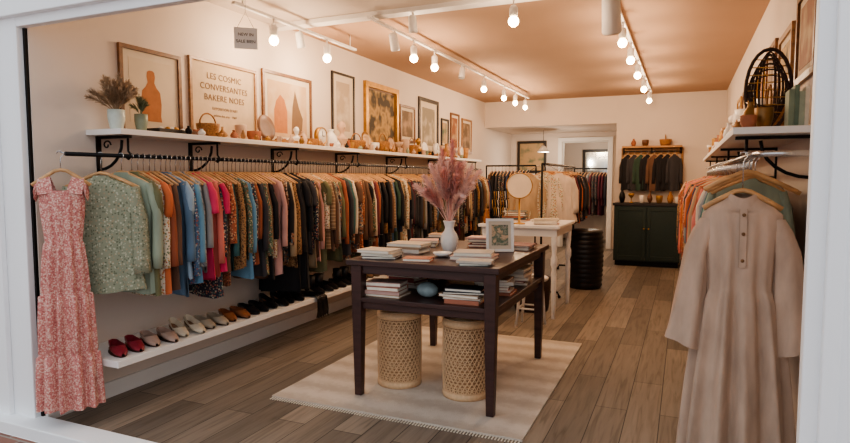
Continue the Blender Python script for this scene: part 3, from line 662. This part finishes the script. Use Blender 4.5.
while yy<9.1:
    k=R.randrange(7); mt=R.choice(PAL)
    if k==0: basket(X,yy,ZS,.085,.12,WICKER)
    elif k==1: plate(X,yy,ZS,R.uniform(.08,.095),mt)
    elif k==2: clock(X,yy,ZS,.085,mt)
    elif k==3: bust(X,yy,ZS,R.uniform(.6,.9),R.choice([CERAM,PAL[7],GOLD]))
    elif k==4: tray(X,yy,ZS,.16,.14,mt)
    else: vase(X,yy,ZS,R.uniform(.12,.25),R.uniform(.05,.07),mt,R.randrange(4))
    yy+=.20
yy=3.08
while yy<8.6:   # front row of small trinkets
    vase(-3.075,yy,ZS,R.uniform(.03,.075),R.uniform(.018,.028),R.choice(PAL),R.randrange(3),'trinket_pot'); yy+=R.uniform(.1,.2)
# right shelf
XS=.42; ZR+=.0005
mb=MB(); ox,oy=.385,3.60
for k in range(12):
    a=k/12*math.pi
    mb.tube([(ox+.095*math.cos(j*math.pi/12)*(.25+.75*abs(math.sin(a+.2))),oy+.02*math.cos(a+j*.5),ZR+.215+.20*math.sin(j*math.pi/12)*(.4+.6*abs(math.cos(a)))) for j in range(25)],.0035,DWICK,5)
for k in range(9):
    h_=-.16+k*.04; w_=.10*math.sqrt(max(0,1-(h_/.21)**2)); mb.tube([(ox-w_,oy,ZR+.22+h_),(ox,oy-.012,ZR+.22+h_*.95),(ox+w_,oy,ZR+.22+h_)],.003,GOLD,5)
mb.tube([(ox+.105*math.cos(j*math.pi/12),oy,ZR+.22+.21*math.sin(j*math.pi/12)) for j in range(25)],.010,DWICK,6)
mb.build('woven_oval_sculpture')
mb=MB(); BG=[M('book_green_%d'%i,c,.6) for i,c in enumerate([(120,134,112),(96,116,98),(150,160,140),(206,198,180)])]
o=0
for k,(w,h) in enumerate([(.022,.17),(.018,.19),(.022,.16),(.016,.18)]):
    m=BG[k]; xb=.43+o; o+=w+.001; y0,y1=3.22,3.34
    mb.b2(xb,xb+.003,y0,y1,ZR,ZR+h,m); mb.b2(xb+w-.003,xb+w,y0,y1,ZR,ZR+h,m); mb.b2(xb+.003,xb+w-.003,y0,y0+.003,ZR,ZR+h,m); mb.b2(xb+.003,xb+w-.003,y0+.003,y1-.005,ZR+.005,ZR+h-.006,PAPER)
mb.build('books')
vase(.34,3.30,ZR,.10,.04,PAL[9],1); vase(.27,3.24,ZR,.06,.035,PAL[5],1); vase(.29,3.40,ZR,.14,.04,PAL[9],0)
yy=3.86; k=0
while yy<8.1:
    mt=R.choice([GOLD,PAL[9],PAL[5],CERAM,WICKER,PAL[8],GOLD]); q=k%7; k+=1
    if q==0: basket(XS,yy,ZR,.1,.16,WICKER)
    elif q==1: clock(XS-.02,yy,ZR,.11,mt,-1)
    elif q==3: bust(XS,yy,ZR,R.uniform(.9,1.2),R.choice([CERAM,PAL[7],GOLD]))
    elif q==4: hat(XS-.02,yy,ZR,.12,WICKER)
    else: vase(XS,yy,ZR,R.uniform(.2,.34),R.uniform(.06,.09),mt,R.randrange(4))
    vase(.27,yy+.05,ZR,R.uniform(.06,.16),R.uniform(.03,.045),R.choice([GOLD,PAL[9],CERAM,PAL[5],OAK]),R.randrange(4),'brass_candlestick' if k%2 else 'small_vase')
    yy+=.23
for xx,h,r,m,k in [(-.92,.22,.05,BLACK,0),(-.78,.15,.05,GOLD,3),(-.62,.12,.04,CERAM,1),(-.5,.2,.04,PAL[8],2),(-.36,.12,.05,GOLD,1),(-.2,.18,.05,WICKER,0),(-.1,.1,.03,CERAM,1)]:
    vase(xx,10.1,1.0005,h,r,m,k)
mb=MB(); mb.b2(-.95,-.05,YB-.2,YB-.001,1.88,1.91,OAK); mb.b2(-.95,-.05,YB-.03,YB-.001,1.78,1.88,OAK)
mb.tube([(-.92,YB-.14,1.82),(-.08,YB-.14,1.82)],.01,BLACK,8)
for x in(-.92,-.5,-.08): mb.tube([(x,YB-.02,1.8),(x,YB-.14,1.82),(x,YB-.14,1.88)],.008,BLACK,6)
for x in(-.95,-.05): mb.b2(x-.02,x+.02,YB-.03,YB-.001,1.2,1.88,OAK)
r1=mb.build('shelf_and_rail'); gm=MB(); hm=MB()
for k in range(8):
    x=-.86+k*.1; garment(gm,x,YB-.15,1.76,.1,.56,.035,F[['black','char','forest','black','brown','black','black','char'][k]],.25,.4,0,.03,seed=800+k); hanger(hm,x,YB-.15,1.76,1.82,.25,.09)
group('coat_rack',[r1,gm.build('hanging_jackets'),hm.build('coat_hangers')])
basket(-.3,YB-.1,1.9105,.09,.1); vase(-.6,YB-.1,1.9105,.1,.05,PAL[8],1,'bowl'); vase(-.78,YB-.1,1.9105,.12,.04,PAL[5],0)
# recess: open doorway casing, window, stockroom beyond
mb=MB(); mb.b2(-2.36,-2.281,12.15,12.199,0,2.2,WHITE); mb.b2(-1.379,-1.3,12.15,12.199,0,2.2,WHITE); mb.b2(-2.281,-1.379,12.15,12.199,2.121,2.2,WHITE)
mb.b2(-2.28,-2.26,12.2,12.3,0,2.1,WHITE); mb.b2(-1.40,-1.38,12.2,12.3,0,2.1,WHITE); mb.b2(-2.28,-1.38,12.2,12.3,2.1,2.119,WHITE)
mb.build('door_1',.003)
mb=MB(); mx0,mx1=-2.15,-1.45
mb.b2(mx0,mx1,13.95,13.999,.9,.96,FW2); mb.b2(mx0,mx1,13.95,13.999,1.98,2.04,FW2); mb.b2(mx0,mx0+.06,13.95,13.999,.96,1.98,FW2); mb.b2(mx1-.06,mx1,13.95,13.999,.96,1.98,FW2); mb.b2(mx0+.06,mx1-.06,13.98,13.999,.96,1.98,GLASS)
mb.build('wall_mirror')
gm=MB(); hm=MB(); rl=MB(); x=-2.55; i=0
while x<-1.0:
    garment(gm,x,13.3,1.5,.2,R.choice([.7,.9]),.022,F[R.choice(['black','char','brown','darkfloral','wine','tan','rust','grey'])],math.pi/2-.2,.5,0,.024,seed=760+i); hanger(hm,x,13.3,1.5,1.6,math.pi/2-.2); x+=.065; i+=1
rl.tube([(-2.7,13.3,1.6),(-.95,13.3,1.6)],.013,BLACK,8)
for x in(-2.7,-.95): rl.tube([(x,13.3,1.6),(x,13.3,.07)],.013,BLACK,8); rl.tube([(x,13.1,.013),(x,13.15,.07),(x,13.45,.07),(x,13.5,.013)],.012,BLACK,8)
group('garment_rack',[rl.build('rack_frame'),gm.build('hanging_garments'),hm.build('coat_hangers')])
y0=12.199
mb=MB(); mb.b2(-3.2,-3.15,12.16,y0,1.5,2.15,FW2); mb.b2(-2.65,-2.6,12.16,y0,1.5,2.15,FW2); mb.b2(-3.15,-2.65,12.16,y0,1.5,1.55,FW2); mb.b2(-3.15,-2.65,12.16,y0,2.1,2.15,FW2); mb.b2(-3.15,-2.65,12.18,y0,1.55,2.1,A[4])
mb.build('window_1')
mb=MB(); mb.lathe([(.11,0),(.115,.004),(.035,.11),(.012,.13),(.01,.12),(.03,.1)],(-2.45,11.2,1.88),WHITE,24); mb.tube([(-2.45,11.2,2.0),(-2.45,11.2,2.3)],.004,BLACK,6); mb.sph((-2.45,11.2,1.91),.03,BULB,12); mb.build('pendant_lamp')

# ---------------------------------------------------------------- lights
LCOL=(1,.735,.495)
def plight(loc,w,r=.05,col=LCOL,name='bulb_light'):
    l=bpy.data.lights.new(name,'POINT'); l.energy=w; l.color=col; l.shadow_soft_size=r
    o=bpy.data.objects.new(name,l); o.location=loc; bpy.context.collection.objects.link(o); return o
def spot_head(mb,x,y,z):
    mb.tube([(x,y,z),(x,y,z-.05)],.007,WHITE,6)
    mb.lathe([(.018,0),(.03,.01),(.032,.07),(.02,.09)],(x,y,z-.13),WHITE,16)
def can(mb,x,y,z,s,tilt):
    rt=Matrix.Rotation(tilt,3,'X'); mb.lathe([(.03*s,.12*s),(.045*s,.1*s),(.05*s,-.06*s),(.045*s,-.07*s),(.03*s,-.05*s)],(x,y,z-.1*s-.03),WHITE,20,rt); mb.tube([(x,y,z),(x,y,z-.1*s)],.01,WHITE,8)
def track(name,x,y0,y1,z,ys,pw,cans=()):
    mb=MB(); mb.b2(x-.015,x+.015,y0,y1,z,z+.02,WHITE)
    for yy in(y0+.1,y1-.1): mb.tube([(x,yy,z+.02),(x,yy,H-(.06 if 4.28<yy<4.44 else .025 if yy<4.3 else 0))],.006,WHITE,6)
    gb=MB()
    for yy in ys:
        spot_head(mb,x,yy,z); gb.sph((x,yy,z-.16),.038,BULB,14)
    for yy,s,t in cans: can(mb,x,yy,z,s,t)
    ps=[mb.build('track_and_heads'),gb.build('bulbs')]
    for yy in ys: ps.append(plight((x,yy,z-.24),pw))
    group(name,ps)
PW=15.5
track('track_light',-2.95,3.4,5.1,2.62,[3.85,4.6],PW,[(4.2,.7,.3)])
track('track_light',-2.33,4.25,9.5,2.66,[5.1,5.6,7.2,8.1,8.7,9.3],PW,[(4.7,.8,.4),(6.4,.7,-.3)])
track('track_light',-.50,3.8,9.6,2.66,[5.2,6.0,6.9,8.0,9.2],PW,[(4.4,1.35,.45)])
mb=MB(); mb.tube([(-1.13,4.15,H-.025),(-1.13,4.15,2.56)],.006,WHITE,6); mb.lathe([(.02,0),(.03,.01),(.03,.06),(.015,.08)],(-1.13,4.15,2.52),WHITE,16); a=mb.build('socket'); mb=MB(); mb.sph((-1.13,4.15,2.49),.038,BULB,14)
group('ceiling_bulb',[a,mb.build('bulb'),plight((-1.13,4.15,2.41),PW)])
mb=MB(); can(mb,-2.0,4.36,H-.06,.7,.2); mb.build('spotlight')
plight((-2.4,11.2,1.8),24,.05,(1,.85,.68),'recess_light')
mb=MB(); mb.lathe([(.12,-.005),(.12,-.03),(.11,-.045),(.05,-.055)],(-1.8,12.9,2.3),M('opal_glass',(255,238,210),.5,var=0,emit=5),24); mb.lathe([(.125,0),(.125,-.01)],(-1.8,12.9,2.3),WHITE,24); mb.build('ceiling_lamp')
plight((-1.8,12.9,2.15),16,.08,(1,.86,.70),'ceiling_lamp_light')
# hanging sign
mb=MB(); rz=.7; mb.box((-2.72,3.25,2.33),(.15,.004,.14),FRAMEW,rz); mb.tube([(-2.76,3.216,2.40),(-2.72,3.25,2.5),(-2.68,3.284,2.40)],.0015,BLACK,4); mb.tube([(-2.72,3.25,2.5),(-2.72,3.25,H-.025)],.0015,BLACK,4)
sg=mb.build('card'); ps=[sg]
for t,z in(("NEW IN",2.345),("SALE BIEN",2.30)):
    cu=bpy.data.curves.new('text','FONT'); cu.body=t; cu.size=.028; cu.align_x='CENTER'; cu.extrude=.0004; cu.materials.append(BLACK)
    to=bpy.data.objects.new('lettering',cu); bpy.context.collection.objects.link(to); to.rotation_euler=(math.pi/2,0,rz); to.location=(-2.72+.0035*math.sin(rz),3.25-.0035*math.cos(rz),z); ps.append(to)
group('hanging_sign',ps)

# world
w=bpy.data.worlds.new('World'); bpy.context.scene.world=w; w.use_nodes=True
w.node_tree.nodes['Background'].inputs[0].default_value=(.91,.95,1,1); w.node_tree.nodes['Background'].inputs[1].default_value=1.2
sc=bpy.context.scene
sc.view_settings.view_transform='AgX'
try: sc.view_settings.look='AgX - Medium High Contrast'
except Exception: pass
# camera
cam=bpy.data.cameras.new('camera'); cam.sensor_width=36; cam.lens=596/850*36; cam.clip_start=.05
co=bpy.data.objects.new('camera',cam); co.location=(0,0,1.4); co.rotation_euler=(math.radians(90-4.2),0,math.radians(23.5)); bpy.context.collection.objects.link(co); sc.camera=co
